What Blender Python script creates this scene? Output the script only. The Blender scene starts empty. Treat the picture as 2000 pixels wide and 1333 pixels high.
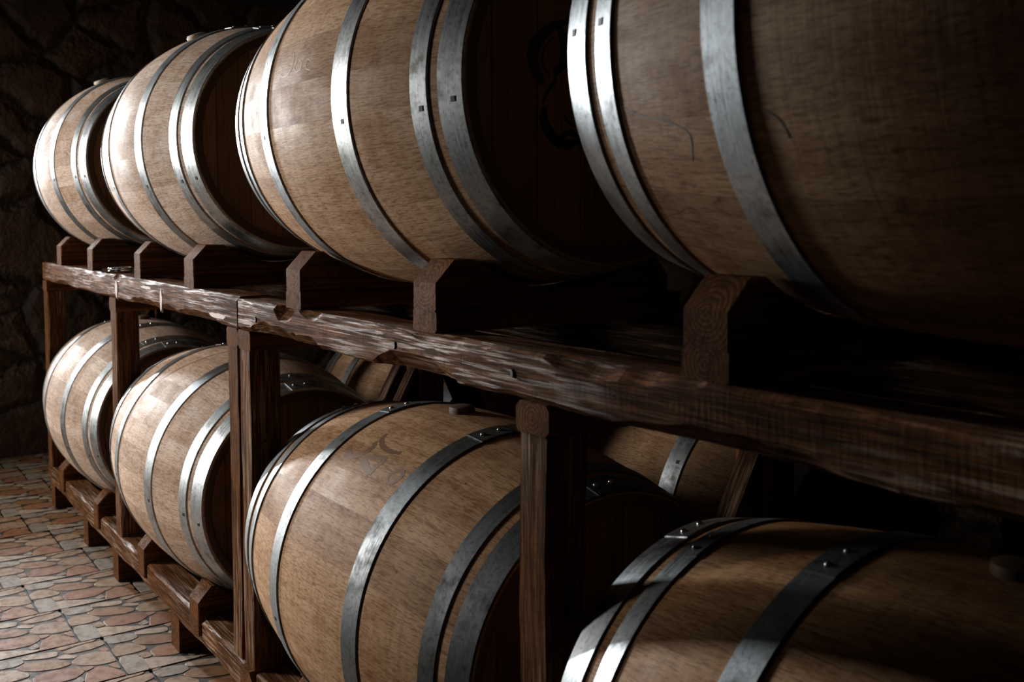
import bpy, math, random
from mathutils import Vector, Matrix
PI = math.pi
rnd = random.Random(7)
SC = bpy.context.scene
COL = SC.collection

# ------------------------------------------------------------------ camera
EYE = 1.245                                    # camera height above the floor
cam_data = bpy.data.cameras.new('camera')
cam_data.sensor_width = 36.0
cam_data.lens = 35.31
cam_data.shift_y = -0.0534
cam_data.clip_start = 0.05
cam_data.dof.use_dof = True
cam_data.dof.focus_distance = 2.15
cam_data.dof.aperture_fstop = 6.3
cam = bpy.data.objects.new('camera', cam_data)
COL.objects.link(cam)
RI = Vector((0.57264, 0.81980, 0.0)); UP = Vector((-0.05311, 0.03710, 0.99790)); FW = Vector((-0.81808, 0.57144, -0.06478))
cam.matrix_world = Matrix(((RI.x, UP.x, -FW.x, 0), (RI.y, UP.y, -FW.y, 0), (RI.z, UP.z, -FW.z, EYE), (0, 0, 0, 1)))
SC.camera = cam

# ------------------------------------------------------------------ world, lights, exposure
world = bpy.data.worlds.new('cellar_dark')
SC.world = world
world.use_nodes = True
bg = world.node_tree.nodes['Background']
bg.inputs['Color'].default_value = (1.0, 0.80, 0.62, 1)
bg.inputs['Strength'].default_value = 0.0015

def look(o, target):
    o.rotation_euler = (Vector(target) - o.location).to_track_quat('-Z', 'Y').to_euler()

def area(name, loc, target, sx, sy, power, color):
    d = bpy.data.lights.new(name, 'AREA'); d.shape = 'RECTANGLE'; d.size = sx; d.size_y = sy
    d.energy = power; d.color = color
    o = bpy.data.objects.new(name, d); COL.objects.link(o); o.location = loc; look(o, target)
    return o

# assumed daylight, left of the frame: through an end-wall window and from the side
wl = area('assumed_window_light', (-13.0, -0.12, 2.45), (-2.0, 0.65, 1.05), 1.1, 2.0, 860, (0.93, 0.97, 1.0))
wl.data.spread = math.radians(120)
dl = area('assumed_side_light', (-5.6, -2.05, 1.70), (-2.6, 0.8, 1.1), 0.9, 1.1, 90, (1.0, 0.98, 0.95))  # assumed side source, added as a bare area light; no door is built
dl.data.spread = math.radians(110)

vs = SC.view_settings
SC.display_settings.display_device = 'sRGB'
vs.view_transform = 'Standard'; vs.look = 'None'; vs.exposure = 0.0; vs.gamma = 1.0
try: vs.use_curve_mapping = False
except Exception: pass

# ------------------------------------------------------------------ object helpers
def mesh_obj(name, verts, faces, mat, parent=None, loc=(0, 0, 0), rot=(0, 0, 0), smooth=False, sharp=None):
    me = bpy.data.meshes.new(name)
    me.from_pydata([tuple(v) for v in verts], [], faces)
    me.update()
    if mat: me.materials.append(mat)
    if smooth:
        me.polygons.foreach_set('use_smooth', [True] * len(me.polygons))
        if sharp:
            me.set_sharp_from_angle(angle=math.radians(sharp))
    o = bpy.data.objects.new(name, me); COL.objects.link(o)
    o.location = loc; o.rotation_euler = rot
    if parent: o.parent = parent
    return o

def empty(name, loc):
    o = bpy.data.objects.new(name, None); COL.objects.link(o); o.location = loc
    o.empty_display_size = 0.1
    return o

def tag(o, label, cat, group=None):
    o['label'] = label; o['category'] = cat
    if group: o['group'] = group
    return o

def struct(o):
    o['kind'] = 'structure'; return o

# ------------------------------------------------------------------ material helpers
class NT:
    def __init__(s, name):
        s.m = bpy.data.materials.new(name); s.m.use_nodes = True
        s.t = s.m.node_tree; s.t.nodes.clear()
        s.out = s.n('ShaderNodeOutputMaterial'); s.b = s.n('ShaderNodeBsdfPrincipled')
        s.l(s.b.outputs[0], s.out.inputs[0])
    def n(s, k, **p):
        x = s.t.nodes.new(k)
        for a, v in p.items(): setattr(x, a, v)
        return x
    def l(s, a, b): s.t.links.new(a, b)
    def put(s, x, sock):
        if isinstance(x, (int, float)): sock.default_value = x
        elif isinstance(x, tuple): sock.default_value = x if len(x) == len(sock.default_value) else (*x, 1)
        else: s.l(x, sock)
    def co(s, kind='Object'):
        return s.n('ShaderNodeTexCoord').outputs[kind]
    def uv(s, name): return s.n('ShaderNodeUVMap', uv_map=name).outputs[0]
    def map(s, v, sc, loc=(0, 0, 0)):
        x = s.n('ShaderNodeMapping'); s.put(v, x.inputs['Vector'])
        x.inputs['Scale'].default_value = sc
        s.put(loc, x.inputs['Location'])
        return x.outputs[0]
    def noise(s, v, scale=1, detail=2, rough=.5, dist=0):
        x = s.n('ShaderNodeTexNoise'); s.put(v, x.inputs['Vector'])
        x.inputs['Scale'].default_value = scale; x.inputs['Detail'].default_value = detail
        x.inputs['Roughness'].default_value = rough; x.inputs['Distortion'].default_value = dist
        return x.outputs[0]
    def ramp(s, f, lo, hi, a=0.0, b=1.0):
        x = s.n('ShaderNodeMapRange', interpolation_type='SMOOTHSTEP'); s.put(f, x.inputs[0])
        for i, v in zip((1, 2, 3, 4), (lo, hi, a, b)): x.inputs[i].default_value = v
        return x.outputs[0]
    def math(s, op, a, b=0.0):
        x = s.n('ShaderNodeMath', operation=op); s.put(a, x.inputs[0]); s.put(b, x.inputs[1]); return x.outputs[0]
    def mix(s, f, a, b, mode='MIX'):
        x = s.n('ShaderNodeMix', data_type='RGBA', blend_type=mode)
        s.put(f, x.inputs[0]); s.put(a, x.inputs[6]); s.put(b, x.inputs[7]); return x.outputs[2]
    def sep(s, v):
        x = s.n('ShaderNodeSeparateXYZ'); s.put(v, x.inputs[0]); return x.outputs
    def bump(s, h, strength=.3, dist=.002):
        x = s.n('ShaderNodeBump'); x.inputs['Strength'].default_value = strength
        x.inputs['Distance'].default_value = dist; s.put(h, x.inputs['Height'])
        s.l(x.outputs[0], s.b.inputs['Normal'])
    def set(s, **k):
        for a, v in k.items(): s.put(v, s.b.inputs[a.replace('_', ' ')])
        return s.m

def mat_barrel():
    t = NT('barrel_oak')
    g = t.uv('grain'); st = t.sep(t.uv('stave'))
    oi = t.n('ShaderNodeObjectInfo')
    base = oi.outputs['Color']; orand = oi.outputs['Random']
    off = t.n('ShaderNodeCombineXYZ'); t.l(t.math('MULTIPLY', orand, 37.0), off.inputs[0]); t.l(t.math('MULTIPLY', st[1], 13.0), off.inputs[2])
    offv = off.outputs[0]
    pores = t.noise(t.map(g, (38, 330, 1), offv), 1, 3, .6)
    fine = t.noise(t.map(g, (95, 620, 1), offv), 1, 2, .6)
    band = t.noise(t.map(g, (2.2, 34, 1), offv), 1, 4, .6, .6)
    circ = t.noise(t.map(g, (85, 3.0, 1), offv), 1, 3, .6)
    blot = t.noise(t.map(g, (7, 7, 1), offv), 1, 4, .6)
    flame = t.noise(t.map(g, (9, 26, 1), offv), 1, 5, .7, 1.2)
    c = t.mix(t.ramp(st[1], 0, 1, 0, 1), t.mix(1.0, base, (.86, .82, .78), 'MULTIPLY'), t.mix(1.0, base, (1.1, 1.08, 1.06), 'MULTIPLY'))
    c = t.mix(t.ramp(band, .38, .62, 0, .6), c, t.mix(1.0, c, (.74, .66, .57), 'MULTIPLY'))
    c = t.mix(t.ramp(blot, .48, .66, 0, .65), c, t.mix(1.0, c, (.70, .60, .52), 'MULTIPLY'))
    c = t.mix(t.ramp(circ, .46, .66, 0, .38), c, t.mix(1.0, c, (.72, .64, .56), 'MULTIPLY'))
    c = t.mix(t.ramp(pores, .48, .62, 0, .75), c, t.mix(1.0, c, (.52, .42, .34), 'MULTIPLY'))
    c = t.mix(t.ramp(fine, .5, .62, 0, .5), c, t.mix(1.0, c, (.6, .5, .42), 'MULTIPLY'))
    c = t.mix(t.ramp(flame, .57, .66, 0, .6), c, t.mix(1.0, c, (.66, .54, .45), 'MULTIPLY'))
    cr = t.noise(t.map(g, (22, 75, 1), offv), 1, 4, .75, 1.5)
    c = t.mix(t.ramp(cr, .66, .70, 0, .75), c, (.035, .022, .014))
    e = t.math('ABSOLUTE', t.math('SUBTRACT', st[0], .5))
    seam = t.ramp(e, .490, .499, 0, 1)
    c = t.mix(t.math('MULTIPLY', seam, .40), c, (.07, .03, .018))
    pb = t.noise(t.map(g, (38, 330, 1)), 1, 3, .6); cb = t.noise(t.map(g, (85, 3.0, 1)), 1, 3, .6)
    h = t.math('ADD', t.math('MULTIPLY', pb, .6), t.math('MULTIPLY', cb, .25))
    t.bump(h, .6, .0012)
    return t.set(Base_Color=c, Roughness=t.ramp(blot, .3, .7, .50, .70), Specular_IOR_Level=.05)

def mat_head():
    t = NT('barrel_head_oak'); o = t.co()
    x, y, z = t.sep(o)
    w = t.math('MULTIPLY', y, 1 / .088)
    fr = t.math('FRACT', t.math('ADD', w, 20.5))
    bd = t.math('FLOOR', t.math('ADD', w, 20.5))
    wn = t.n('ShaderNodeTexWhiteNoise', noise_dimensions='1D'); t.l(bd, wn.inputs['W'])
    c = t.mix(wn.outputs[0], (.20, .105, .05), (.30, .165, .085))
    p = t.noise(t.map(o, (1, 160, 9)), 1, 4, .6)
    c = t.mix(t.ramp(p, .45, .7, 0, .7), c, (.08, .04, .02))
    e = t.ramp(t.math('ABSOLUTE', t.math('SUBTRACT', fr, .5)), .480, .496)
    c = t.mix(e, c, (.02, .012, .008))
    t.bump(t.math('MULTIPLY', e, -1), .5, .001)
    return t.set(Base_Color=c, Roughness=.55)

def mat_hoop():
    t = NT('galvanised_steel'); o = t.co()
    oi = t.n('ShaderNodeObjectInfo')
    off = t.n('ShaderNodeCombineXYZ'); t.l(t.math('MULTIPLY', oi.outputs['Random'], 50), off.inputs[0])
    n1 = t.noise(t.map(o, (1, 1, 1), off.outputs[0]), 24, 5, .65)
    n2 = t.noise(t.map(o, (1, 1, 1), off.outputs[0]), 150, 3, .6)
    n3 = t.noise(t.map(o, (320, 9, 9), off.outputs[0]), 1, 3, .6)
    c = t.mix(t.ramp(n1, .4, .68), (.50, .525, .54), (.29, .305, .31))
    c = t.mix(t.ramp(n2, .50, .68, 0, .6), c, (.20, .205, .20))
    c = t.mix(t.ramp(n1, .60, .70, 0, .75), c, (.15, .13, .11))
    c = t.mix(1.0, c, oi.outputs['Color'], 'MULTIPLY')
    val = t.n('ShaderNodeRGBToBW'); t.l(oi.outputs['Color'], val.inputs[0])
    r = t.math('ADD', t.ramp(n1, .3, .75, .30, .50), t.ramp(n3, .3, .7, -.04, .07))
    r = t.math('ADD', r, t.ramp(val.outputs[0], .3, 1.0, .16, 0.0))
    t.bump(t.math('ADD', n3, n2), .16, .0006)
    return t.set(Base_Color=c, Metallic=1.0, Roughness=r)

def mat_rack(axis, dark=1.0, name=None):
    """stained pine; axis = direction the grain runs in the part's own space"""
    t = NT(name or 'stained_pine_' + 'xyz'[axis]); o = t.co()
    oi = t.n('ShaderNodeObjectInfo')
    off = t.n('ShaderNodeCombineXYZ')
    for i in range(3): t.l(t.math('MULTIPLY', oi.outputs['Random'], 7.3 + 11 * i), off.inputs[i])
    offv = off.outputs[0]
    def sc(long, cross): v = [cross] * 3; v[axis] = long; return tuple(v)
    g1 = t.noise(t.map(o, sc(6, 95 if axis == 1 else 150), offv), 1, 5, .65, .25)
    g2 = t.noise(t.map(o, sc(14, 300), offv), 1, 3, .6)
    sw = t.noise(t.map(o, sc(150, 22), offv), 1, 2, .5)
    bl = t.noise(t.map(o, sc(3.5, 10), offv), 1, 4, .6)
    wv = t.n('ShaderNodeTexWave', wave_type='RINGS', rings_direction='XYZ'[axis], wave_profile='SIN')
    t.l(t.map(o, sc(.25, 1), (0.0, 0.0, 0.0)), wv.inputs['Vector'])
    wv.inputs['Scale'].default_value = 48; wv.inputs['Distortion'].default_value = 2.2
    wv.inputs['Detail'].default_value = 2; wv.inputs['Detail Scale'].default_value = .8
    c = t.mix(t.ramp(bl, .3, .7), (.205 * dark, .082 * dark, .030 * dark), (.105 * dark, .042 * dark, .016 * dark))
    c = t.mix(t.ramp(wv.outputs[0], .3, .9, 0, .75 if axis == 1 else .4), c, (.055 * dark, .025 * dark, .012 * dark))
    c = t.mix(t.ramp(g1, .47, .60, 0, .35 if axis == 1 else .8), c, (.040 * dark, .019 * dark, .010 * dark))
    c = t.mix(t.ramp(g2, .46, .60, 0, .25 if axis == 1 else .7), c, (.030 * dark, .014 * dark, .007 * dark))
    c = t.mix(t.ramp(sw, .50, .66, 0, .35), c, (.045 * dark, .021 * dark, .011 * dark))
    # pale splintered fibres in patches, partly painted in for white glints
    pf = t.noise(t.map(o, sc(7, 170), offv), 1, 3, .6, .3); pm = t.noise(t.map(o, sc(2.6, 5), offv), 1, 3, .6)
    c = t.mix(t.math('MULTIPLY', t.ramp(pf, .50, .60, 0, (.0 if axis == 1 else .55) * min(1, dark)), t.ramp(pm, .46, .62)), c, (.44, .29, .19))
    # worn, bleached fibres
    worn = t.math('MULTIPLY', t.ramp(bl, .46, .60), t.ramp(g1, .42, .50, 1, 0))
    c = t.mix(t.math('MULTIPLY', worn, (.12 if axis == 1 else .25) * min(1, dark)), c, (.36, .20, .11))
    nk = t.noise(t.map(o, sc(30, 60), offv), 1, 2, .5)
    c = t.mix(t.ramp(nk, .73, .76, 0, .9), c, (.012, .008, .005))
    gl = t.math('MULTIPLY', t.ramp(pf, .50, .58), t.ramp(pm, .42, .56))
    h = t.math('ADD', t.math('MULTIPLY', g1, 1.3), t.math('MULTIPLY', g2, .35))
    h = t.math('ADD', h, t.math('MULTIPLY', sw, .28))
    t.bump(h, .2 if axis == 1 else .5, .0022)
    return t.set(Base_Color=c, Roughness=t.math('SUBTRACT', t.ramp(g1, .35, .65, .45, .70), t.math('MULTIPLY', gl, .12)), Specular_IOR_Level=t.math('ADD', t.math('MULTIPLY', gl, (.22, .0, .06)[axis] * min(1, dark)), .012))

def simple(name, col, rough=.5, metal=0.0, **k):
    t = NT(name)
    return t.set(Base_Color=col, Roughness=rough, Metallic=metal, **k)

def mat_floor():
    t = NT('printed_stone_tile'); o = t.co()
    a = t.n('ShaderNodeAttribute', attribute_name='stone', attribute_type='GEOMETRY').outputs['Color']
    n1 = t.noise(o, 30, 5, .7); n2 = t.noise(o, 150, 3, .6)
    a = t.mix(1.0, a, (.76, .71, .65), 'MULTIPLY')
    c = t.mix(t.ramp(n1, .42, .64, 0, .8), a, t.mix(1.0, a, (.58, .46, .38), 'MULTIPLY'))
    c = t.mix(t.ramp(n2, .5, .7, 0, .35), c, t.mix(1.0, c, (.55, .5, .46), 'MULTIPLY'))
    t.bump(t.math('ADD', n1, t.math('MULTIPLY', n2, .3)), .35, .002)
    return t.set(Base_Color=c, Roughness=t.ramp(n1, .3, .7, .55, .75), Specular_IOR_Level=.3)

def mat_stone_wall():
    t = NT('rough_stone_wall'); o = t.co()
    wob = t.n('ShaderNodeVectorMath', operation='ADD')
    nz = t.n('ShaderNodeTexNoise'); t.l(o, nz.inputs['Vector']); nz.inputs['Scale'].default_value = 4.5; nz.inputs['Detail'].default_value = 4
    sc_ = t.n('ShaderNodeVectorMath', operation='SCALE'); t.l(nz.outputs['Color'], sc_.inputs[0]); sc_.inputs['Scale'].default_value = .17
    t.l(o, wob.inputs[0]); t.l(sc_.outputs[0], wob.inputs[1])
    m = t.map(wob.outputs[0], (3.0, 2.7, 3.4))
    v1 = t.n('ShaderNodeTexVoronoi', feature='DISTANCE_TO_EDGE'); t.l(m, v1.inputs['Vector']); v1.inputs['Scale'].default_value = 1
    v2 = t.n('ShaderNodeTexVoronoi', feature='F1'); t.l(m, v2.inputs['Vector']); v2.inputs['Scale'].default_value = 1
    rv = t.sep(v2.outputs['Color'])
    c = t.mix(rv[0], (.19, .115, .066), (.11, .070, .044))
    c = t.mix(t.ramp(rv[1], .3, 1, 0, .6), c, (.23, .125, .06))
    n1 = t.noise(o, 9, 6, .65); n2 = t.noise(o, 46, 4, .6)
    c = t.mix(t.ramp(n1, .42, .7, 0, .75), c, (.055, .037, .025))
    c = t.mix(t.ramp(n2, .5, .7, 0, .4), c, (.065, .044, .03))
    edge = t.ramp(v1.outputs[0], .0, .055)
    c = t.mix(edge, (.032, .021, .014), c)
    h = t.math('ADD', t.math('MULTIPLY', t.ramp(v1.outputs[0], 0, .16), 1.0), t.math('MULTIPLY', n1, .8))
    h = t.math('ADD', h, t.math('MULTIPLY', n2, .2))
    t.bump(h, 1.0, .045)
    return t.set(Base_Color=c, Roughness=.8)

M_OAK = mat_barrel(); M_HEAD = mat_head(); M_STEEL = mat_hoop()
M_X, M_Y, M_Z = mat_rack(0), mat_rack(1), mat_rack(2)
M_SHADE_RAIL = mat_rack(0, .16, 'shade_dark_pine'); M_BRACE = mat_rack(2, .28, 'dark_pine_brace')  # upper rear rail: shade under the barrels put into a near-black pine colour
M_FLOOR = mat_floor(); M_WALL = mat_stone_wall()
M_CHIME = simple('shaded_stave_ends', (.085, .046, .026), .7)  # stave ends coloured dark in place of shade on the end faces
M_RIVET = simple('rivet_steel', (.6, .61, .6), .25, 1.0)
M_NAIL = simple('hoop_nail_iron', (.012, .010, .009), .6)
M_BUNG = simple('silicone_bung', (.78, .70, .58), .35)
M_DARKWOOD = simple('bung_wood', (.10, .055, .03), .6)
M_MARK = simple('damp_mark', (.19, .105, .058), .65, 0.0, Specular_IOR_Level=.15)
M_WINE = simple('wine_stain', (.30, .14, .115), .65, 0.0, Specular_IOR_Level=.15)
M_BARE = simple('bare_pale_wood', (.46, .37, .30), .6)
M_PENCIL = simple('pencil_mark', (.34, .27, .22), .6)
M_CRACK = simple('hairline_crack', (.075, .042, .026), .7)
M_BRAND = simple('burnt_brand', (.012, .008, .006), .55)
M_CHROME = simple('polished_steel', (.75, .75, .74), .12, 1.0)
M_CEIL = simple('dark_plank_ceiling', (.018, .012, .009), .8)
M_FRAME = simple('assumed_window_wood', (.10, .06, .035), .5)

# ------------------------------------------------------------------ the room
XW = -5.80; YB = 3.05; ZC = 2.51
def quad_wall(name, pts, mat):
    return struct(mesh_obj(name, pts, [tuple(range(len(pts)))], mat))
def box_data(x0, x1, y0, y1, z0, z1):
    v = [(x, y, z) for x in (x0, x1) for y in (y0, y1) for z in (z0, z1)]
    f = [(0, 1, 3, 2), (4, 6, 7, 5), (0, 4, 5, 1), (2, 3, 7, 6), (0, 2, 6, 4), (1, 5, 7, 3)]
    return v, f
def merge(*boxes):
    V, Fs = [], []
    for v, f in boxes:
        k = len(V); V += v; Fs += [tuple(i + k for i in q) for q in f]
    return V, Fs
# assumed, unseen window opening in the end wall: WY0..WY1, WZ0..WZ1
WY0, WY1, WZ0, WZ1 = -1.10, 0.66, 0.60, 2.30
v, f = merge(box_data(XW - .35, XW, WY1, YB, 0, ZC), box_data(XW - .35, XW, -3.4, WY0, 0, ZC),
             box_data(XW - .35, XW, WY0, WY1, 0, WZ0), box_data(XW - .35, XW, WY0, WY1, WZ1, ZC))
struct(mesh_obj('wall_left', v, f, M_WALL))
# added pier, unseen left of the frame; keeps the assumed side light off the near end
struct(mesh_obj('shade_pier', *box_data(-2.60, -2.25, -1.3, -.14, 0, ZC), M_CEIL))
struct(mesh_obj('wall_back', *box_data(XW, 2.2, YB, YB + .2, 0, ZC), M_WALL))
struct(mesh_obj('ceiling', *box_data(XW - .35, 2.2, -3.4, YB + .2, ZC, ZC + .15), M_CEIL))
fr = []
for a, b in ((WY0, WY0 + .06), (WY1 - .06, WY1), ((WY0 + WY1) / 2 - .03, (WY0 + WY1) / 2 + .03)):
    fr.append(box_data(XW - .22, XW - .16, a, b, WZ0, WZ1))
for a, b in ((WZ0, WZ0 + .06), (WZ1 - .06, WZ1)):
    fr.append(box_data(XW - .22, XW - .16, WY0, WY1, a, b))
v, f = merge(*fr)
struct(mesh_obj('assumed_window_1', v, f, M_FRAME))  # frame of the assumed window, out of view

# floor: grout bed with the printed stones of every tile laid on it, rows staggered by a fifth of a tile
OR_, BR, BE, GR, WH, OC = (.40, .19, .10), (.40, .235, .135), (.46, .325, .215), (.40, .36, .32), (.56, .46, .37), (.36, .20, .095)
STONES = [
 (GR, [(.02,.07),(.13,.03),(.28,.09),(.28,.19),(.21,.23),(.05,.21)]),
 (WH, [(.31,.06),(.40,.05),(.58,.11),(.56,.20),(.47,.20),(.31,.13)]),
 (WH, [(.57,.24),(.64,.22),(.72,.31),(.68,.35),(.58,.29)]),
 (BE, [(.64,.15),(.80,.08),(.985,.08),(.975,.18),(.86,.23),(.68,.22)]),
 (OC, [(.24,.28),(.32,.22),(.50,.27),(.61,.38),(.62,.46),(.53,.49),(.37,.45),(.27,.37)]),
 (BE, [(.02,.37),(.09,.29),(.19,.31),(.28,.45),(.27,.52),(.16,.54),(.015,.53)]),
 (BE, [(.67,.44),(.74,.33),(.88,.33),(.985,.40),(.985,.62),(.84,.62),(.70,.53)]),
 (OR_, [(.92,.26),(.985,.25),(.985,.36),(.93,.34)]),
 (OR_, [(.32,.60),(.40,.53),(.53,.55),(.67,.57),(.69,.70),(.60,.79),(.46,.79),(.33,.74)]),
 (OR_, [(.68,.92),(.73,.75),(.84,.67),(.92,.78),(.98,.93),(.97,.98),(.81,.985),(.68,.98)]),
 (BE, [(.20,.60),(.27,.59),(.29,.70),(.23,.72),(.19,.67)]),
 (BR, [(.70,.60),(.78,.62),(.79,.66),(.72,.70)]),
 (BR, [(.91,.69),(.985,.66),(.985,.82),(.94,.76)]),
 (GR, [(.02,.67),(.06,.58),(.18,.62),(.20,.77),(.185,.975),(.10,.985),(.02,.98)]),
 (WH, [(.23,.76),(.30,.77),(.45,.86),(.64,.965),(.60,.985),(.40,.985),(.21,.985)]),
 (GR, [(.57,.86),(.65,.79),(.665,.90),(.60,.92)]),
 (BE, [(.02,.01),(.10,.012),(.06,.035),(.02,.05)]),
 (BE, [(.60,.02),(.94,.015),(.90,.05),(.76,.06),(.64,.10)]),
]
def smooth_poly(P, it=2):
    for _ in range(it):
        Q = []
        for i in range(len(P)):
            a, b = P[i], P[(i + 1) % len(P)]
            Q += [(a[0]*.86+b[0]*.14, a[1]*.86+b[1]*.14), (a[0]*.14+b[0]*.86, a[1]*.14+b[1]*.86)]
        P = Q
    return P
def build_floor():
    V, Fc, C = [], [], []
    def add(poly, z, col):
        k = len(V); V.extend([(x, y, z) for x, y in poly]); Fc.append(tuple(range(k, k + len(poly)))); C.append(col)
    # base slab
    add([(-6.2, -3.4), (2.2, -3.4), (2.2, 3.3), (-6.2, 3.3)], -.006, (.04, .033, .028))
    TW, TD = .312, .305
    for k in range(-9, 9):
        xa = -3.415 + k * TD
        y0 = .612 + .0595 * k
        for j in range(-8, 4):
            ya = y0 + j * TW
            if ya > 1.45 or ya < -1.5 or xa > .6 or xa < -5.9: continue
            g = .010
            zj = rnd.uniform(-.0004, .0004)
            P = [(xa + g/2, ya + g/2), (xa + TD - g/2, ya + g/2), (xa + TD - g/2, ya + TW - g/2), (xa + g/2, ya + TW - g/2)]
            # tile body: top face and sides
            add(P, -.0012 + zj, (.072, .055, .040))
            b = len(V); V.extend([(x, y, -.006) for x, y in P]); t0 = b - 4
            for i in range(4):
                Fc.append((t0 + i, b + i, b + (i + 1) % 4, t0 + (i + 1) % 4)); C.append((.06, .05, .04))
            for col, poly in STONES:
                s = rnd.uniform(.9, 1.08); colr = tuple(q * s for q in col)
                cx = sum(a for a, _ in poly) / len(poly); cy = sum(b_ for _, b_ in poly) / len(poly)
                ou = smooth_poly([(cx + (a - cx) * 1.15, cy + (b_ - cy) * 1.15) for a, b_ in poly])
                inn = [(cx + (a - cx) * .96, cy + (b_ - cy) * .96) for a, b_ in ou]
                w = lambda a, b_: (xa + min(max(b_, .008), .992) * TD, ya + min(max(a, .008), .992) * TW)
                n = len(ou); k0 = len(V)
                V.extend([(*w(a, b_), -.0011 + zj) for a, b_ in ou]); V.extend([(*w(a, b_), .0002 + zj) for a, b_ in inn])
                # the inside runs row-wise, keep winding upward
                Fc.append(tuple(range(k0 + 2 * n - 1, k0 + n - 1, -1)) if area2([V[i][:2] for i in range(k0 + n, k0 + 2 * n)]) < 0 else tuple(range(k0 + n, k0 + 2 * n))); C.append(colr)
                for i in range(n):
                    Fc.append((k0 + i, k0 + (i + 1) % n, k0 + n + (i + 1) % n, k0 + n + i)); C.append(tuple(q * .8 for q in colr))
    o = mesh_obj('floor', V, Fc, M_FLOOR)
    at = o.data.attributes.new('stone', 'FLOAT_COLOR', 'FACE')
    flat = []
    for c in C: flat += [*c, 1.0]
    at.data.foreach_set('color', flat)
    return struct(o)
def area2(P):
    return sum(P[i][0] * P[(i + 1) % len(P)][1] - P[(i + 1) % len(P)][0] * P[i][1] for i in range(len(P)))
build_floor()

# ------------------------------------------------------------------ timber parts
def timber(name, size, mat, parent, loc, axis, bev=.006, seg=1, wob=0.0, seed=0, bites=(), chop=.0):
    """a sawn timber centred on loc; axis = long direction; lofted octagon section with worn, wavy edges"""
    r = random.Random(seed * 77 + 5)
    L = size[axis]; a, b = [i for i in range(3) if i != axis]
    A, B = size[a] / 2, size[b] / 2
    n = max(2, seg + 1)
    ph = [r.uniform(0, 6.28) for _ in range(24)]
    V, Fc = [], []
    corners = [(-1, -1), (1, -1), (1, 1), (-1, 1)]
    for i in range(n):
        t = i / (n - 1); p = -L / 2 + t * L
        for ci, (sa, sb) in enumerate(corners):
            w = wob * (.5 * math.sin(p * 9 + ph[ci]) + .3 * math.sin(p * 23 + ph[ci + 4]) + .25 * math.sin(p * 61 + ph[ci + 8]))
            bv = bev * (1 + .5 * math.sin(p * 17 + ph[ci + 12])) + abs(w) * .7
            for (cc, pos, half, depth) in bites:
                if cc == ci:
                    u = abs(p - pos) / half
                    if u < 1: bv += depth * (1 - u * u) ** .7 * (1 + .10 * math.sin(p * 70 + pos))
            bv = min(bv, min(A, B) * .9)
            wa = w * .5
            # two points per corner, going round counter-clockwise in (a,b)
            p1 = (sa * A, sb * (B - bv)); p2 = (sa * (A - bv), sb * B)
            pts = (p1, p2) if sa * sb > 0 else (p2, p1)
            for q in pts:
                v = [0, 0, 0]; v[axis] = p; v[a] = q[0] + wa * .6; v[b] = q[1] + wa * .4
                V.append(tuple(v))
    for i in range(n - 1):
        for j in range(8):
            k = i * 8; q = (k + j, k + (j + 1) % 8, k + 8 + (j + 1) % 8, k + 8 + j)
            Fc.append(q)
    Fc.append(tuple(range(7, -1, -1))); Fc.append(tuple(range((n - 1) * 8, n * 8)))
    if axis == 1: Fc = [tuple(reversed(q)) for q in Fc]
    o = mesh_obj(name, V, Fc, mat, parent, loc)
    return o

def cradle(name, parent, x0, w, y0, y1, zb, zf, zt, yc, zc, rc, mat):
    """bearer under a barrel: chamfered ends, round saddle cut out of the top (profile in Y-Z, extruded along X)"""
    ch = .036
    prof = [(y0, zb), (y0, zf), (y0 + ch, zt)]
    dz = zc - zt
    half = math.sqrt(max(rc * rc - dz * dz, 1e-6))
    a0 = math.atan2(-dz, -half); a1 = math.atan2(-dz, half)
    for i in range(25):
        t = i / 24; a = a0 + (a1 - a0) * t
        prof.append((yc + rc * math.cos(a), zc + rc * math.sin(a)))
    prof += [(y1 - ch, zt), (y1, zf), (y1, zb)]
    cx, cy, cz = x0 + w / 2, (y0 + y1) / 2, (zb + zt) / 2
    n = len(prof); b = .0035
    def ins(p):  # slightly smaller outline for the bevelled arris
        return (p[0] + (b if p[0] < cy else -b) * (1 if abs(p[0] - cy) > (y1 - y0) / 2 - .05 else 0), p[1] - (b if p[1] > zb + .01 else -b))
    V = []
    for x, sm in ((x0, 1), (x0 + b, 0), (x0 + w - b, 0), (x0 + w, 1)):
        for q in prof:
            q2 = ins(q) if sm else q
            V.append((x - cx, q2[0] - cy, q2[1] - cz))
    Fc = []
    for k in range(3):
        for i in range(n):
            Fc.append((k * n + i, (k + 1) * n + i, (k + 1) * n + (i + 1) % n, k * n + (i + 1) % n))
    Fc.append(tuple(range(n))); Fc.append(tuple(range(4 * n - 1, 3 * n - 1, -1)))
    Fc = [tuple(reversed(q)) for q in Fc]
    return mesh_obj(name, V, Fc, mat, parent, (cx - parent.location.x, cy - parent.location.y, cz - parent.location.z))

YR = .824                    # front plane of the rack
YA = 1.0875                  # barrel axis
YQ = 2 * YA - YR             # rear plane
ZT, ZB = 1.4597, 0.5025      # barrel axis heights
LH, RB, RE = .480, .350, .0615
def rw(s): return RB - RE * (s / LH) ** 2
HOOPS = [(.428, .4795), (.3667, .4049), (.1476, .1982)]
HT = .003
def rmax(s0, s1):
    m = max(rw(s) for s in (s0, s1, (s0 + s1) / 2) )
    if s0 < 0 < s1: m = RB
    for a, b in HOOPS:
        for sg in (1, -1):
            lo, hi = min(sg * a, sg * b), max(sg * a, sg * b)
            if lo < s1 and hi > s0: m = max(m, max(rw(max(lo, s0)), rw(min(hi, s1))) + HT + .0015)
    return m + .002

def rel(root, p): return tuple(Vector(p) - root.location)

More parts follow.
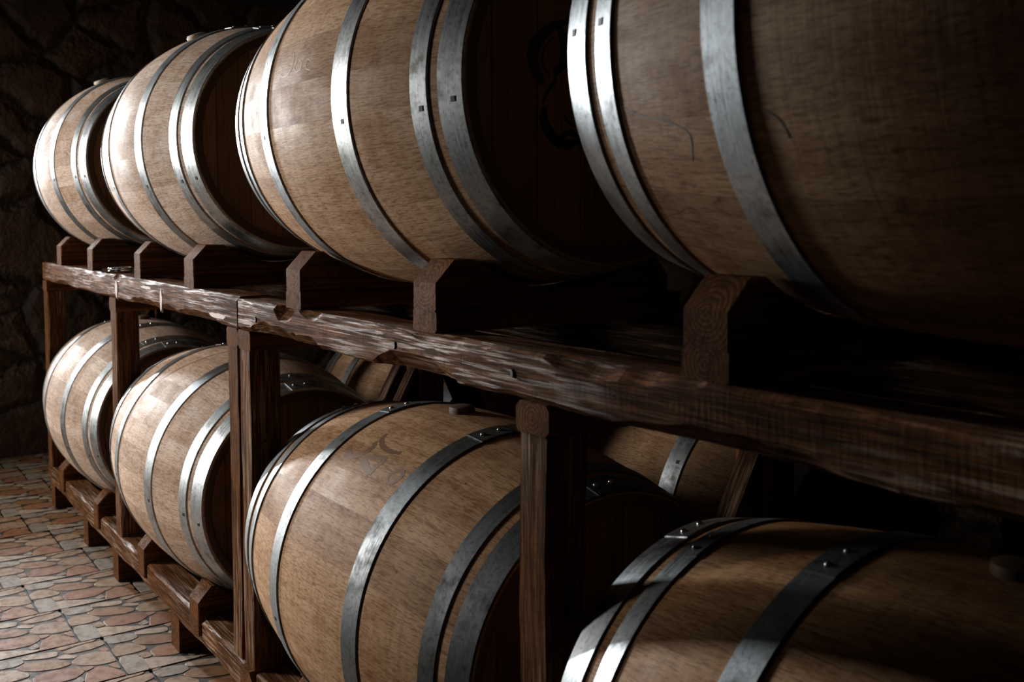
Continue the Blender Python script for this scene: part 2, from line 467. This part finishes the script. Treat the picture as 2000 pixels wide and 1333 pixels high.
def bar(name, root, x0, x1, y0, y1, z0, z1, axis, mat, **k):
    return timber(name, (x1 - x0, y1 - y0, z1 - z0), mat, root, rel(root, ((x0 + x1) / 2, (y0 + y1) / 2, (z0 + z1) / 2)), axis, **k)

def slanted(name, root, x, w, p, q, t, mat, seed):
    """diagonal brace in a Y-Z plane between p=(y,z) and q, thickness t"""
    d = Vector((0, q[0] - p[0], q[1] - p[1])); L = d.length
    o = timber(name, (w, t, L), mat, root, rel(root, (x, (p[0] + q[0]) / 2, (p[1] + q[1]) / 2)), 2, bev=.004, seed=seed)
    o.rotation_euler = (-math.atan2(d.y, d.z), 0, 0)
    return o

RW = .088    # rail width in Y
def build_rack(label, x0, x1, ztop, posts, ups, lows, feet, seed, bites_top=(), end_blocks=(), barrels_up=(), barrels_low=()):
    root = empty('barrel_rack', ((x0 + x1) / 2, YA, 0))
    tag(root, label, 'barrel rack', 'timber barrel racks')
    zr0 = .990
    xm = (x0 + x1) / 2
    for (ya, yb, sd) in ((YR, YR + RW, 0), (YQ - RW, YQ, 1)):
        bar('upper_rail', root, x0, x1, ya, yb, zr0, ztop, 0, M_SHADE_RAIL if sd else M_X, bev=.006, seg=260, wob=.0035, seed=seed + sd,
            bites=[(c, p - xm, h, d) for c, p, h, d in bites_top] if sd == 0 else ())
        bar('lower_rail', root, x0 + (.0 if seed == 1 else .08), x1, ya, yb, .104, .179, 0, M_X, bev=.007, seg=110, wob=.0035, seed=seed + 10 + sd)
    for k, (px, pw) in enumerate(posts):
        for (ya, yb, sd) in ((YR + .002, YR + .076, 0), (YQ - .076, YQ - .002, 1)):
            bar('post', root, px, px + pw, ya, yb, .179, .9445, 2, M_Z, bev=.004, seg=30, wob=.003, seed=seed * 9 + k * 2 + sd)
        bar('cross_beam', root, px - .003, px + pw + .004, YR, YQ, .9445, .990, 1, M_Y, bev=.006, seg=14, wob=.0015, seed=seed * 5 + k)
    for k, (bx, bw) in enumerate(ups):
        xc = min(barrels_up, key=lambda q: abs(q - bx - bw / 2))
        rc = rmax(bx - xc, bx + bw - xc)
        y0 = YR + .002 + .004 * ((k * 7) % 3); 
        bar('bearer_block', root, bx + .001, bx + bw - .001, y0, 2 * YA - y0, ztop, 1.100, 1, M_Y, bev=.004, seg=10, wob=.001, seed=seed * 3 + k)
        cradle('bearer', root, bx, bw, y0, 2 * YA - y0, 1.100, 1.144, 1.182, YA, ZT, rc, M_Y)
    for k, (bx, bw) in enumerate(lows):
        xc = min(barrels_low, key=lambda q: abs(q - bx - bw / 2))
        rc = rmax(bx - xc, bx + bw - xc)
        y0 = YR - .008
        cradle('bearer', root, bx, bw, y0, 2 * YA - y0, .132, .222, .262, YA, ZB, rc, M_Y)
    for k, (fx, fw) in enumerate(feet):
        bar('foot', root, fx, fx + fw, YR + .006, YQ - .006, 0.0005, .104, 1, M_Y, bev=.004, seg=6, wob=.001, seed=seed * 4 + k)
    for k, (ex, ew) in enumerate(end_blocks):
        bar('foot_beam', root, ex, ex + ew, YR - .010, YQ + .010, .095, .179, 1, M_Y, bev=.012, seg=8, wob=.001, seed=seed + 33)
    for k, (px, pw) in enumerate(posts):
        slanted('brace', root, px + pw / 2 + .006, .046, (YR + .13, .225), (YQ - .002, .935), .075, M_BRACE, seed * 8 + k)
    return root

TX = [-4.205, -3.0187, -1.7481, -.5373]
BX = [-4.150, -3.005, -1.7362, -.5767]
far_rack = build_rack('far timber barrel rack by the stone wall, worn rail carrying a small steel ring', -4.745, -2.318, 1.0675,
    [(-4.745, .080), (-3.560, .078), (-2.392, .072)],
    [(-4.437, .088), (-3.903, .081), (-3.272, .072), (-2.732, .084)],
    [(-4.47, .085), (-3.850, .072), (-3.245, .076), (-2.715, .082)],
    [(-4.72, .08), (-4.09, .075), (-3.632, .075), (-2.94, .078), (-2.42, .08)], 1,
    bites_top=[(3, -3.70, .10, .010), (0, -4.35, .12, .012), (0, -3.05, .25, .016), (0, -2.62, .16, .018), (3, -3.45, .05, .012)],
    barrels_up=TX[:2], barrels_low=BX[:2])
near_rack = build_rack('near timber barrel rack with the long splintered rail running to the right edge', -2.312, .100, 1.062,
    [(-2.312, .072), (-1.167, .071), (.018, .072)],
    [(-2.0227, .079), (-1.481, .079), (-.8475, .076), (-.300, .078)],
    [(-2.010, .079), (-1.470, .079), (-.850, .076), (-.300, .078)],
    [(-1.70, .078), (-1.15, .078), (-.55, .078), (-.02, .078)], 2,
    bites_top=[(3, -2.03, .055, .030), (3, -1.90, .05, .012), (0, -2.10, .13, .024), (0, -1.93, .07, .014), (0, -1.47, .14, .030), (3, -.95, .15, .012), (3, -1.35, .16, .008), (0, -.75, .2, .012)],
    end_blocks=[(-2.312, .078)], barrels_up=TX[2:], barrels_low=BX[2:])

# rack of the row behind, seen through the gaps
YK = 1.930
def build_back_rack():
    root = empty('barrel_rack', (-2.5, YK, 0))
    tag(root, 'dark timber rack of the row behind, its slanted braces seen through the gaps', 'barrel rack', 'timber barrel racks')
    y0, y1 = YK - .27, YK + .27
    for sd, (ya, yb) in enumerate(((y0, y0 + .085), (y1 - .085, y1))):
        bar('lower_rail', root, -4.0, -1.0, ya, yb, .104, .179, 0, M_X, bev=.006, seg=60, wob=.003, seed=60 + sd)
    for k, x in enumerate((-3.46, -2.95, -2.08, -1.55)):
        xc = min(KX, key=lambda q: abs(q - x - .039))
        cradle('bearer', root, x, .078, y0 - .006, y1 + .006, .132, .222, .262, YK, ZB, rmax(x - xc, x + .078 - xc), M_Y)
    for k, x in enumerate((-3.9, -2.9, -1.9, -1.2)):
        bar('foot', root, x, x + .08, y0 + .006, y1 - .006, .0005, .104, 1, M_Y, bev=.004, seed=90 + k)
    for k, x in enumerate((-2.276, -1.131)):
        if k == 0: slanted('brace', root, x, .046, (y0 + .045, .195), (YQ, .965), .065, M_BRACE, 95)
        bar('tie_beam', root, x - .036, x + .036, YQ + .004, y1, .965, 1.03, 1, M_Y, bev=.005, seg=4, seed=97 + k)
        bar('post', root, x - .034, x + .034, y1 - .075, y1 - .003, .179, .965, 2, M_Z, bev=.004, seg=8, wob=.002, seed=99 + k)
    return root
KX = [-3.24, -1.85]
build_back_rack()

# ------------------------------------------------------------------ barrels
def body_mesh(seed):
    r = random.Random(seed)
    ns = 27
    w = [r.uniform(.7, 1.3) for _ in range(ns)]; tot = sum(w)
    ang = []; info = []
    acc = 0; sub = 5
    for i in range(ns):
        for k in range(sub): ang.append(2 * PI * (acc + w[i] * k / sub) / tot); info.append(i)
        acc += w[i]
    rv = [r.random() for _ in range(ns)]
    N = len(ang); S = 33
    prof = []                                        # (s, radius)
    prof += [(-LH + .036, RB - RE - .026), (-LH + .004, RB - RE - .024), (-LH, RB - RE - .020), (-LH, RB - RE - .004), (-LH + .003, rw(LH - .003))]
    for i in range(1, S): s = -LH + .003 + (2 * LH - .006) * i / S; prof.append((s, rw(s)))
    prof += [(LH - .003, rw(LH - .003)), (LH, RB - RE - .004), (LH, RB - RE - .020), (LH - .004, RB - RE - .024), (LH - .036, RB - RE - .026)]
    V = []; F = []; G = []; ST = []
    R = len(prof)
    for s, rr in prof:
        for a in ang: V.append((s, rr * math.cos(a), rr * math.sin(a)))
    for i in range(R - 1):
        for j in range(N):
            j2 = (j + 1) % N
            F.append((i * N + j, i * N + j2, (i + 1) * N + j2, (i + 1) * N + j))
            a0 = ang[j]; a1 = ang[j2] if j2 else 2 * PI
            f0 = (j % sub) / sub; f1 = f0 + 1 / sub
            s0, s1 = prof[i][0], prof[i + 1][0]
            G += [(s0, a0 * RB), (s0, a1 * RB), (s1, a1 * RB), (s1, a0 * RB)]
            q = rv[info[j]]
            ST += [(f0, q), (f1, q), (f1, q), (f0, q)]
    F = [tuple(reversed(q)) for q in F]
    G2 = []; S2 = []
    for i in range(0, len(G), 4): G2 += G[i:i + 4][::-1]; S2 += ST[i:i + 4][::-1]
    me = bpy.data.meshes.new('body'); me.from_pydata(V, [], F); me.update()
    for nm, data in (('grain', G2), ('stave', S2)):
        u = me.uv_layers.new(name=nm); flat = []
        for q in data: flat += q
        u.data.foreach_set('uv', flat)
    me.polygons.foreach_set('use_smooth', [True] * len(me.polygons)); me.set_sharp_from_angle(angle=math.radians(35))
    me.materials.append(M_OAK); me.materials.append(M_CHIME)
    me.polygons.foreach_set('material_index', [1 if (f // N) < 3 or (f // N) >= R - 4 else 0 for f in range(len(F))])
    # make sure normals point outward
    c = me.polygons[len(F) // 2]
    if c.normal.dot(Vector((0, c.center.y, c.center.z))) < 0: me.flip_normals()
    return me

def head_mesh():
    V, F = [], []; N = 72; r = RB - RE - .0255
    for x, rr in ((-.006, r), (.004, r), (.006, r - .012)):
        for j in range(N): a = 2 * PI * j / N; V.append((x, rr * math.cos(a), rr * math.sin(a)))
    for i in range(2):
        for j in range(N): F.append((i * N + j, i * N + (j + 1) % N, (i + 1) * N + (j + 1) % N, (i + 1) * N + j))
    F.append(tuple(range(2 * N, 3 * N))); F.append(tuple(range(N - 1, -1, -1)))
    me = bpy.data.meshes.new('head'); me.from_pydata(V, [], F); me.update(); me.materials.append(M_HEAD)
    return me

SEAM = math.radians(95)
def hoop_mesh(s0, s1):
    """flat steel band, conical like the wood under it, with a lapped joint at SEAM"""
    lo, hi = (s0, s1)
    V, F = [], []; N = 128
    mid = (lo + hi) / 2
    def sec(extra):
        r0, r1 = rw(lo), rw(hi)
        bow = rw(mid) - (r0 + r1) / 2 + .0003
        b = .0012
        return [(lo, r0 - .001), (lo, r0 + bow + HT - b + extra), (lo + b, r0 + bow + HT + extra), (hi - b, r1 + bow + HT + extra), (hi, r1 + bow + HT - b + extra), (hi, r1 - .001)]
    K = 6
    for j in range(N):
        a = 2 * PI * j / N
        for s, r in sec(0): V.append((s, r * math.cos(a), r * math.sin(a)))
    for j in range(N):
        j2 = (j + 1) % N
        for k in range(K): F.append((j * K + k, j * K + (k + 1) % K, j2 * K + (k + 1) % K, j2 * K + k))
    # lap plate
    base = len(V); n = 7; half = .034 / .31
    for j in range(n):
        a = SEAM - half + 2 * half * j / (n - 1)
        for s, r in sec(.0016)[1:5]: V.append((s, r * math.cos(a), r * math.sin(a)))
        s_, r_ = sec(0)[4]; V.append((s_, (r_ - .0015) * math.cos(a), (r_ - .0015) * math.sin(a)))
        s_, r_ = sec(0)[1]; V.append((s_, (r_ - .0015) * math.cos(a), (r_ - .0015) * math.sin(a)))
    for j in range(n - 1):
        for k in range(6): F.append((base + j * 6 + k, base + j * 6 + (k + 1) % 6, base + (j + 1) * 6 + (k + 1) % 6, base + (j + 1) * 6 + k))
    F.append(tuple(base + k for k in range(6))); F.append(tuple(base + (n - 1) * 6 + k for k in (5, 4, 3, 2, 1, 0)))
    me = bpy.data.meshes.new('hoop'); me.from_pydata(V, [], F); me.update()
    me.polygons.foreach_set('use_smooth', [True] * len(me.polygons)); me.set_sharp_from_angle(angle=math.radians(30))
    me.materials.append(M_STEEL)
    p = me.polygons[2]
    if p.normal.dot(Vector((0, p.center.y, p.center.z))) < 0: me.flip_normals()
    return me

def dome_mesh(name, r, h, mat, n=14):
    V = [(r * math.cos(2 * PI * j / n), r * math.sin(2 * PI * j / n), -.001) for j in range(n)]
    V += [(r * .8 * math.cos(2 * PI * j / n), r * .8 * math.sin(2 * PI * j / n), h * .6) for j in range(n)]
    V += [(r * .4 * math.cos(2 * PI * j / n), r * .4 * math.sin(2 * PI * j / n), h * .93) for j in range(n)]
    V.append((0, 0, h)); F = []
    for i in range(2):
        for j in range(n): F.append((i * n + j, i * n + (j + 1) % n, (i + 1) * n + (j + 1) % n, (i + 1) * n + j))
    for j in range(n): F.append((2 * n + j, 2 * n + (j + 1) % n, 3 * n))
    F.append(tuple(range(n - 1, -1, -1)))
    me = bpy.data.meshes.new(name); me.from_pydata(V, [], F); me.update()
    me.polygons.foreach_set('use_smooth', [True] * len(me.polygons)); me.materials.append(mat)
    return me

def lathe_mesh(name, prof, mat, n=32):
    V, F = [], []
    for r, z in prof:
        for j in range(n): a = 2 * PI * j / n; V.append((r * math.cos(a), r * math.sin(a), z))
    for i in range(len(prof) - 1):
        for j in range(n): F.append((i * n + j, i * n + (j + 1) % n, (i + 1) * n + (j + 1) % n, (i + 1) * n + j))
    F.append(tuple(range(n - 1, -1, -1))); F.append(tuple(range((len(prof) - 1) * n, len(prof) * n)))
    me = bpy.data.meshes.new(name); me.from_pydata(V, [], F); me.update()
    me.polygons.foreach_set('use_smooth', [True] * len(me.polygons)); me.set_sharp_from_angle(angle=math.radians(40)); me.materials.append(mat)
    return me

BODY = [body_mesh(s) for s in (3, 11, 29, 41)]
HEAD = head_mesh()
HM = [hoop_mesh(sg * (a if sg > 0 else b), sg * (b if sg > 0 else a)) for sg in (-1, 1) for a, b in HOOPS]
RIVET = dome_mesh('rivet', .0055, .0042, M_RIVET)
nv, nf = box_data(-.0042, .0042, -.0042, .0042, -.003, .0006)
NAIL = bpy.data.meshes.new('nail'); NAIL.from_pydata(nv, [], nf); NAIL.update(); NAIL.materials.append(M_NAIL)
BUNG = lathe_mesh('bung', [(.024, -.03), (.027, -.001), (.030, .001), (.031, .006), (.027, .012), (.014, .0135), (.004, .0138)], M_BUNG)
BUNGHOLE_W = lathe_mesh('bung', [(.024, -.03), (.026, -.001), (.027, .004), (.026, .012), (.022, .014), (.004, .014)], M_DARKWOOD)

def link(name, me, parent, loc=(0, 0, 0), rot=(0, 0, 0)):
    o = bpy.data.objects.new(name, me); COL.objects.link(o); o.parent = parent; o.location = loc; o.rotation_euler = rot
    return o

def on_hoop(k, sfrac, ang, lift=0.0):
    """position and rotation of a fitting sitting on hoop k at angle ang (hoop's own space)"""
    sg = -1 if k < 3 else 1; a, b = HOOPS[k % 3]
    s = sg * (a + (b - a) * sfrac); r = rw(a + (b - a) * sfrac) + HT + .0006 + lift
    slope = math.atan(2 * RE * s / LH ** 2)
    m = Matrix.Rotation(ang - PI / 2, 4, 'X') @ Matrix.Rotation(slope, 4, 'Y')
    return (s, r * math.cos(ang), r * math.sin(ang)), m.to_euler()

def make_barrel(label, group, x, y, zaxis, body, spin, tint, seam, nail, bung=None, bang=90, detail=True, steel=(1, 1, 1, 1, 1, 1)):
    root = empty('wine_barrel', (x, y, zaxis - RB))
    tag(root, label, 'barrel', group)
    r = random.Random(int(abs(x * 1000)) + int(zaxis * 1000))
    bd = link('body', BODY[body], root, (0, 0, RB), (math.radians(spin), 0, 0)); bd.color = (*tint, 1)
    for sg in (-1, 1):
        link('head', HEAD, root, (sg * (LH - .035), 0, RB), (0, 0, 0 if sg > 0 else PI))
    for k in range(6):
        jit = r.uniform(-6, 6)
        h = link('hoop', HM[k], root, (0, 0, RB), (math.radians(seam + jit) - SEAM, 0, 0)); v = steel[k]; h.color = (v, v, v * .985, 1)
        if detail:
            for d in (-.017, .017):
                p, e = on_hoop(k, .5, SEAM + d / .31, .0014); link('rivet', RIVET, h, p, e)
            loc_a = math.radians(nail + r.uniform(-1.5, 1.5)) - (math.radians(seam + jit) - SEAM)
            for da in (0, 1.7, 3.3):
                p, e = on_hoop(k, .62, loc_a + da); link('nail', NAIL, h, p, e)
    if bung:
        a = math.radians(bang); link('bung', bung, root, (0, RB * math.cos(a), RB + RB * math.sin(a)), (a - PI / 2, 0, 0))
    return root

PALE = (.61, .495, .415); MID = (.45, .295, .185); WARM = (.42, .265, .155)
U = 'oak barrels in the upper row'; L_ = 'oak barrels in the lower row'; K_ = 'oak barrels of the row behind'
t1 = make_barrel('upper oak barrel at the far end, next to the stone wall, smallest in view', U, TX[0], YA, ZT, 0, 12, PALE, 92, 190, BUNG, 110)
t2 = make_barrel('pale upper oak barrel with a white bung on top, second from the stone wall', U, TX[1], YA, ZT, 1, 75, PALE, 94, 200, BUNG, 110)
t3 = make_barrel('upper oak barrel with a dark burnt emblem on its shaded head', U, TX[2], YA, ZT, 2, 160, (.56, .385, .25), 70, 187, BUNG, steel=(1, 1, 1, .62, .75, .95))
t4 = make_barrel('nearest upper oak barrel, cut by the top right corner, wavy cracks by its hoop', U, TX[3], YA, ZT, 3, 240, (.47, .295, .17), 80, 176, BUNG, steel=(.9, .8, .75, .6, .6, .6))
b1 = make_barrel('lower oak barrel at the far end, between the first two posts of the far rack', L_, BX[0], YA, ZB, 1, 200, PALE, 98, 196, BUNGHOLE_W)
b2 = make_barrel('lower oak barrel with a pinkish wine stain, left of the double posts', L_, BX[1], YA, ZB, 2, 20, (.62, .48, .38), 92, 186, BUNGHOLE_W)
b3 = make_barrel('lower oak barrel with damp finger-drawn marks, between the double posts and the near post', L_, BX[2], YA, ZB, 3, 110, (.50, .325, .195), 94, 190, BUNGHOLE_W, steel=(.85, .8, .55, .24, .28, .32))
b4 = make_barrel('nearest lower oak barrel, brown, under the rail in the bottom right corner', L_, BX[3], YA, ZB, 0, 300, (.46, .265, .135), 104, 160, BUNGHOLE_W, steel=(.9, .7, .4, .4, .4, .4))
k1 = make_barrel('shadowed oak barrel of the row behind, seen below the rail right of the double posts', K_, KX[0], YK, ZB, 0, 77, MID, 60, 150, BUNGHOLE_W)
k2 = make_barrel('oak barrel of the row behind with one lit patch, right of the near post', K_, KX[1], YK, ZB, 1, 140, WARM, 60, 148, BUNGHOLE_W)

# marks on the wood: thin strokes following the barrel's curve, points given as (s along the barrel, angle in degrees)
def stroke(parent, name, pts, width, mat, closed=False):
    V, F = [], []
    P3 = []
    # resample with Catmull-Rom
    n = len(pts); Q = []
    for i in range(n - 1):
        p0, p1, p2, p3 = pts[max(i - 1, 0)], pts[i], pts[i + 1], pts[min(i + 2, n - 1)]
        for k in range(8):
            t = k / 8
            Q.append(tuple(.5 * ((2 * p1[c]) + (-p0[c] + p2[c]) * t + (2 * p0[c] - 5 * p1[c] + 4 * p2[c] - p3[c]) * t * t + (-p0[c] + 3 * p1[c] - 3 * p2[c] + p3[c]) * t ** 3) for c in range(2)))
    Q.append(pts[-1])
    m = len(Q)
    flat = [(s, math.radians(a) * RB) for s, a in Q]
    for i in range(m):
        a = flat[max(i - 1, 0)]; b = flat[min(i + 1, m - 1)]
        dx, dy = b[0] - a[0], b[1] - a[1]; l = math.hypot(dx, dy) or 1
        w = width / 2 * (.55 + .45 * math.sin(PI * min(1, max(0, .12 + .8 * i / (m - 1)))) + .12 * math.sin(i * 1.7))
        for sd in (1, -1):
            s = flat[i][0] - sd * dy / l * w; al = (flat[i][1] + sd * dx / l * w) / RB
            for lift in (.00018, -.0006):
                r = rw(s) + lift
                V.append((s, r * math.cos(al), r * math.sin(al)))
    for i in range(m - 1):
        a, b = i * 4, (i + 1) * 4
        F += [(a, b, b + 2, a + 2), (a, a + 1, b + 1, b), (a + 2, b + 2, b + 3, a + 3), (a + 1, a + 3, b + 3, b + 1)]
    F += [(0, 2, 3, 1), ((m - 1) * 4, (m - 1) * 4 + 1, (m - 1) * 4 + 3, (m - 1) * 4 + 2)]
    return mesh_obj(name, V, F, mat, parent, (0, 0, RB))

for q in ([(-.034,163.8),(-.028,166.5),(-.032,168.8),(-.046,170.4),(-.067,170.7),(-.086,169.6)],
          [(-.008,166.5),(-.015,167.8),(-.016,169.2),(-.005,170.3),(.012,170.0),(.015,168.6),(.008,167.3),(-.008,166.5)],
          [(.054,168.3),(.039,167.5),(.034,168.8),(.039,170.3),(.056,171.0)]):
    stroke(t3, 'handwriting', q, .0019, M_PENCIL)
for q, w in (([(-.117,124.9),(-.081,128.5),(-.057,127.5),(-.038,124.8),(-.034,122.3),(-.046,120.2)], .011),
          ([(-.028,127.5),(0,129.3),(.036,131.5)], .011), ([(.036,131.5),(.035,128.4),(.035,124.8),(-.028,126.9)], .010),
          ([(.103,131.3),(.093,129.7),(.096,127.8),(.109,126.1),(.12,126.2),(.127,127.8),(.124,129.7),(.115,131.3),(.103,131.3)], .006),
          ([(-.045,115.5),(-.036,118.5),(-.006,120.8),(.032,121.5),(.064,120.6)], .008)):
    stroke(b3, 'damp_mark', q, w * 1.5, M_MARK)
for q, w in (([(-.356,195.4),(-.325,197.0),(-.269,199.2),(-.245,200.9),(-.243,203.2),(-.251,206.7)], .0022),
          ([(-.356,221.6),(-.316,219.0),(-.297,217.7),(-.276,218.2),(-.249,217.6)], .0018),
          ([(-.145,198.0),(-.119,198.8),(-.106,200.6),(-.101,203.0)], .0022), ([(-.36,201.2),(-.355,203.8),(-.357,206.4)], .0018)):
    stroke(t4, 'crack', q, w, M_CRACK)

stroke(b2, 'wine_stain', [(.035,92),(.01,100.1),(-.02,114.9),(-.10,135.0),(-.122,145.2),(-.130,156)], .011, M_WINE)

# nails and bare chips on the front rails
def patch(root, name, x, z, w, h, mat, seed, y=YR):
    r = random.Random(seed); n = 22; V = []
    for j in range(n):
        a = 2 * PI * j / n; k = r.uniform(.75, 1.05)
        V.append((x + w / 2 * k * math.cos(a), y - .0012, z + h / 2 * k * math.sin(a)))
    V += [(p[0] + (x - p[0]) * -.15, y + .004, p[2] + (p[2] - z) * .15) for p in V]
    Fc = [tuple(range(n))] + [(j, n + j, n + (j + 1) % n, (j + 1) % n) for j in range(n)]
    V = [tuple(Vector(p) - root.location) for p in V]
    return mesh_obj(name, V, Fc, mat, root)
for x, z, w, h, sd in ((-3.46, 1.022, .030, .060, 1), (-2.945, 1.018, .024, .066, 2), (-3.10, 1.046, .12, .010, 3), (-2.46, 1.010, .13, .014, 5)):
    patch(far_rack, 'bare_chip', x, z, w, h, M_BARE, sd)
for x, z in ((-2.1926, 1.0217), (-1.5325, 1.0305), (-1.1768, 1.026)):
    patch(near_rack, 'nail_hole', x, z, .007, .013, M_NAIL, int(-x * 100), YR - .002)

# burnt emblem on the head of the third upper barrel
def emblem(parent):
    V, F = [], []
    strokes = [([(-.097,.100),(-.120,.083),(-.137,.063),(-.142,.042),(-.136,.024),(-.122,.005)], .022),
      ([(-.102,.079),(-.118,.061),(-.123,.042),(-.119,.028),(-.107,.019)], .003),
      ([(-.097,.026),(-.098,.011),(-.110,-.005),(-.119,-.020),(-.121,-.028)], .006),
      ([(-.118,-.032),(-.120,-.053),(-.107,-.075),(-.088,-.087),(-.069,-.090),(-.050,-.083)], .020),
      ([(-.080,-.042),(-.070,-.054),(-.056,-.060)], .005), ([(-.092,.098),(-.078,.073),(-.081,.041),(-.097,.023)], .020),
      ([(-.045,-.079),(-.067,-.071),(-.083,-.080)], .009),
      ([(-.050,-.083),(0,-.098),(.055,-.080),(.095,-.04),(.11,.01),(.095,.06),(.05,.1),(-.02,.118),(-.097,.100)], .018)]
    for pts, w in strokes:
        n = len(pts); k0 = len(V)
        Q = []
        for i in range(n - 1):
            p0, p1, p2, p3 = pts[max(i - 1, 0)], pts[i], pts[i + 1], pts[min(i + 2, n - 1)]
            for k in range(6):
                t = k / 6
                Q.append(tuple(.5 * ((2 * p1[c]) + (-p0[c] + p2[c]) * t + (2 * p0[c] - 5 * p1[c] + 4 * p2[c] - p3[c]) * t * t + (-p0[c] + 3 * p1[c] - 3 * p2[c] + p3[c]) * t ** 3) for c in range(2)))
        Q.append(pts[-1]); m = len(Q)
        for i in range(m):
            a = Q[max(i - 1, 0)]; b = Q[min(i + 1, m - 1)]; dx, dy = b[0] - a[0], b[1] - a[1]; l = math.hypot(dx, dy) or 1
            ww = w / 2 * (.35 + .65 * math.sin(PI * (.08 + .84 * i / (m - 1))))
            for sd in (1, -1):
                for x in (.0008, -.001): V.append((x, Q[i][0] - sd * dy / l * ww, Q[i][1] + sd * dx / l * ww))
        for i in range(m - 1):
            a, b = k0 + i * 4, k0 + (i + 1) * 4
            F += [(a, a + 2, b + 2, b), (a, b, b + 1, a + 1), (a + 2, a + 3, b + 3, b + 2), (a + 1, b + 1, b + 3, a + 3)]
        F += [(k0, k0 + 1, k0 + 3, k0 + 2), (k0 + (m - 1) * 4, k0 + (m - 1) * 4 + 2, k0 + (m - 1) * 4 + 3, k0 + (m - 1) * 4 + 1)]
    return mesh_obj('burnt_emblem', V, F, M_BRAND, parent, (LH - .035 + .006, 0, RB))
emblem(t3)

# ------------------------------------------------------------------ small steel ring on the far rail
def torus(name, R, r, zoff, mat, parent, flat=1.0, n=48, m=12):
    V, F = [], []
    for i in range(n):
        a = 2 * PI * i / n
        for j in range(m):
            b = 2 * PI * j / m
            V.append(((R + r * math.cos(b)) * math.cos(a), (R + r * math.cos(b)) * math.sin(a), zoff + r * flat * math.sin(b)))
    for i in range(n):
        for j in range(m):
            F.append((i * m + j, ((i + 1) % n) * m + j, ((i + 1) % n) * m + (j + 1) % m, i * m + (j + 1) % m))
    return mesh_obj(name, V, F, mat, parent, smooth=True)
ring = empty('steel_ring', (-3.645, YR + .062, 1.0675))
tag(ring, 'small shiny steel ring lying on the far rail beneath the second upper barrel', 'ring')
torus('ring_body', .046, .0065, .0066, M_CHROME, ring)
torus('ring_rim', .040, .0035, .0145, M_CHROME, ring)
cl = mesh_obj('clasp', *box_data(-.012, .012, -.010, .010, 0, .014), M_CHROME, ring, (.0, -.052, .0006))
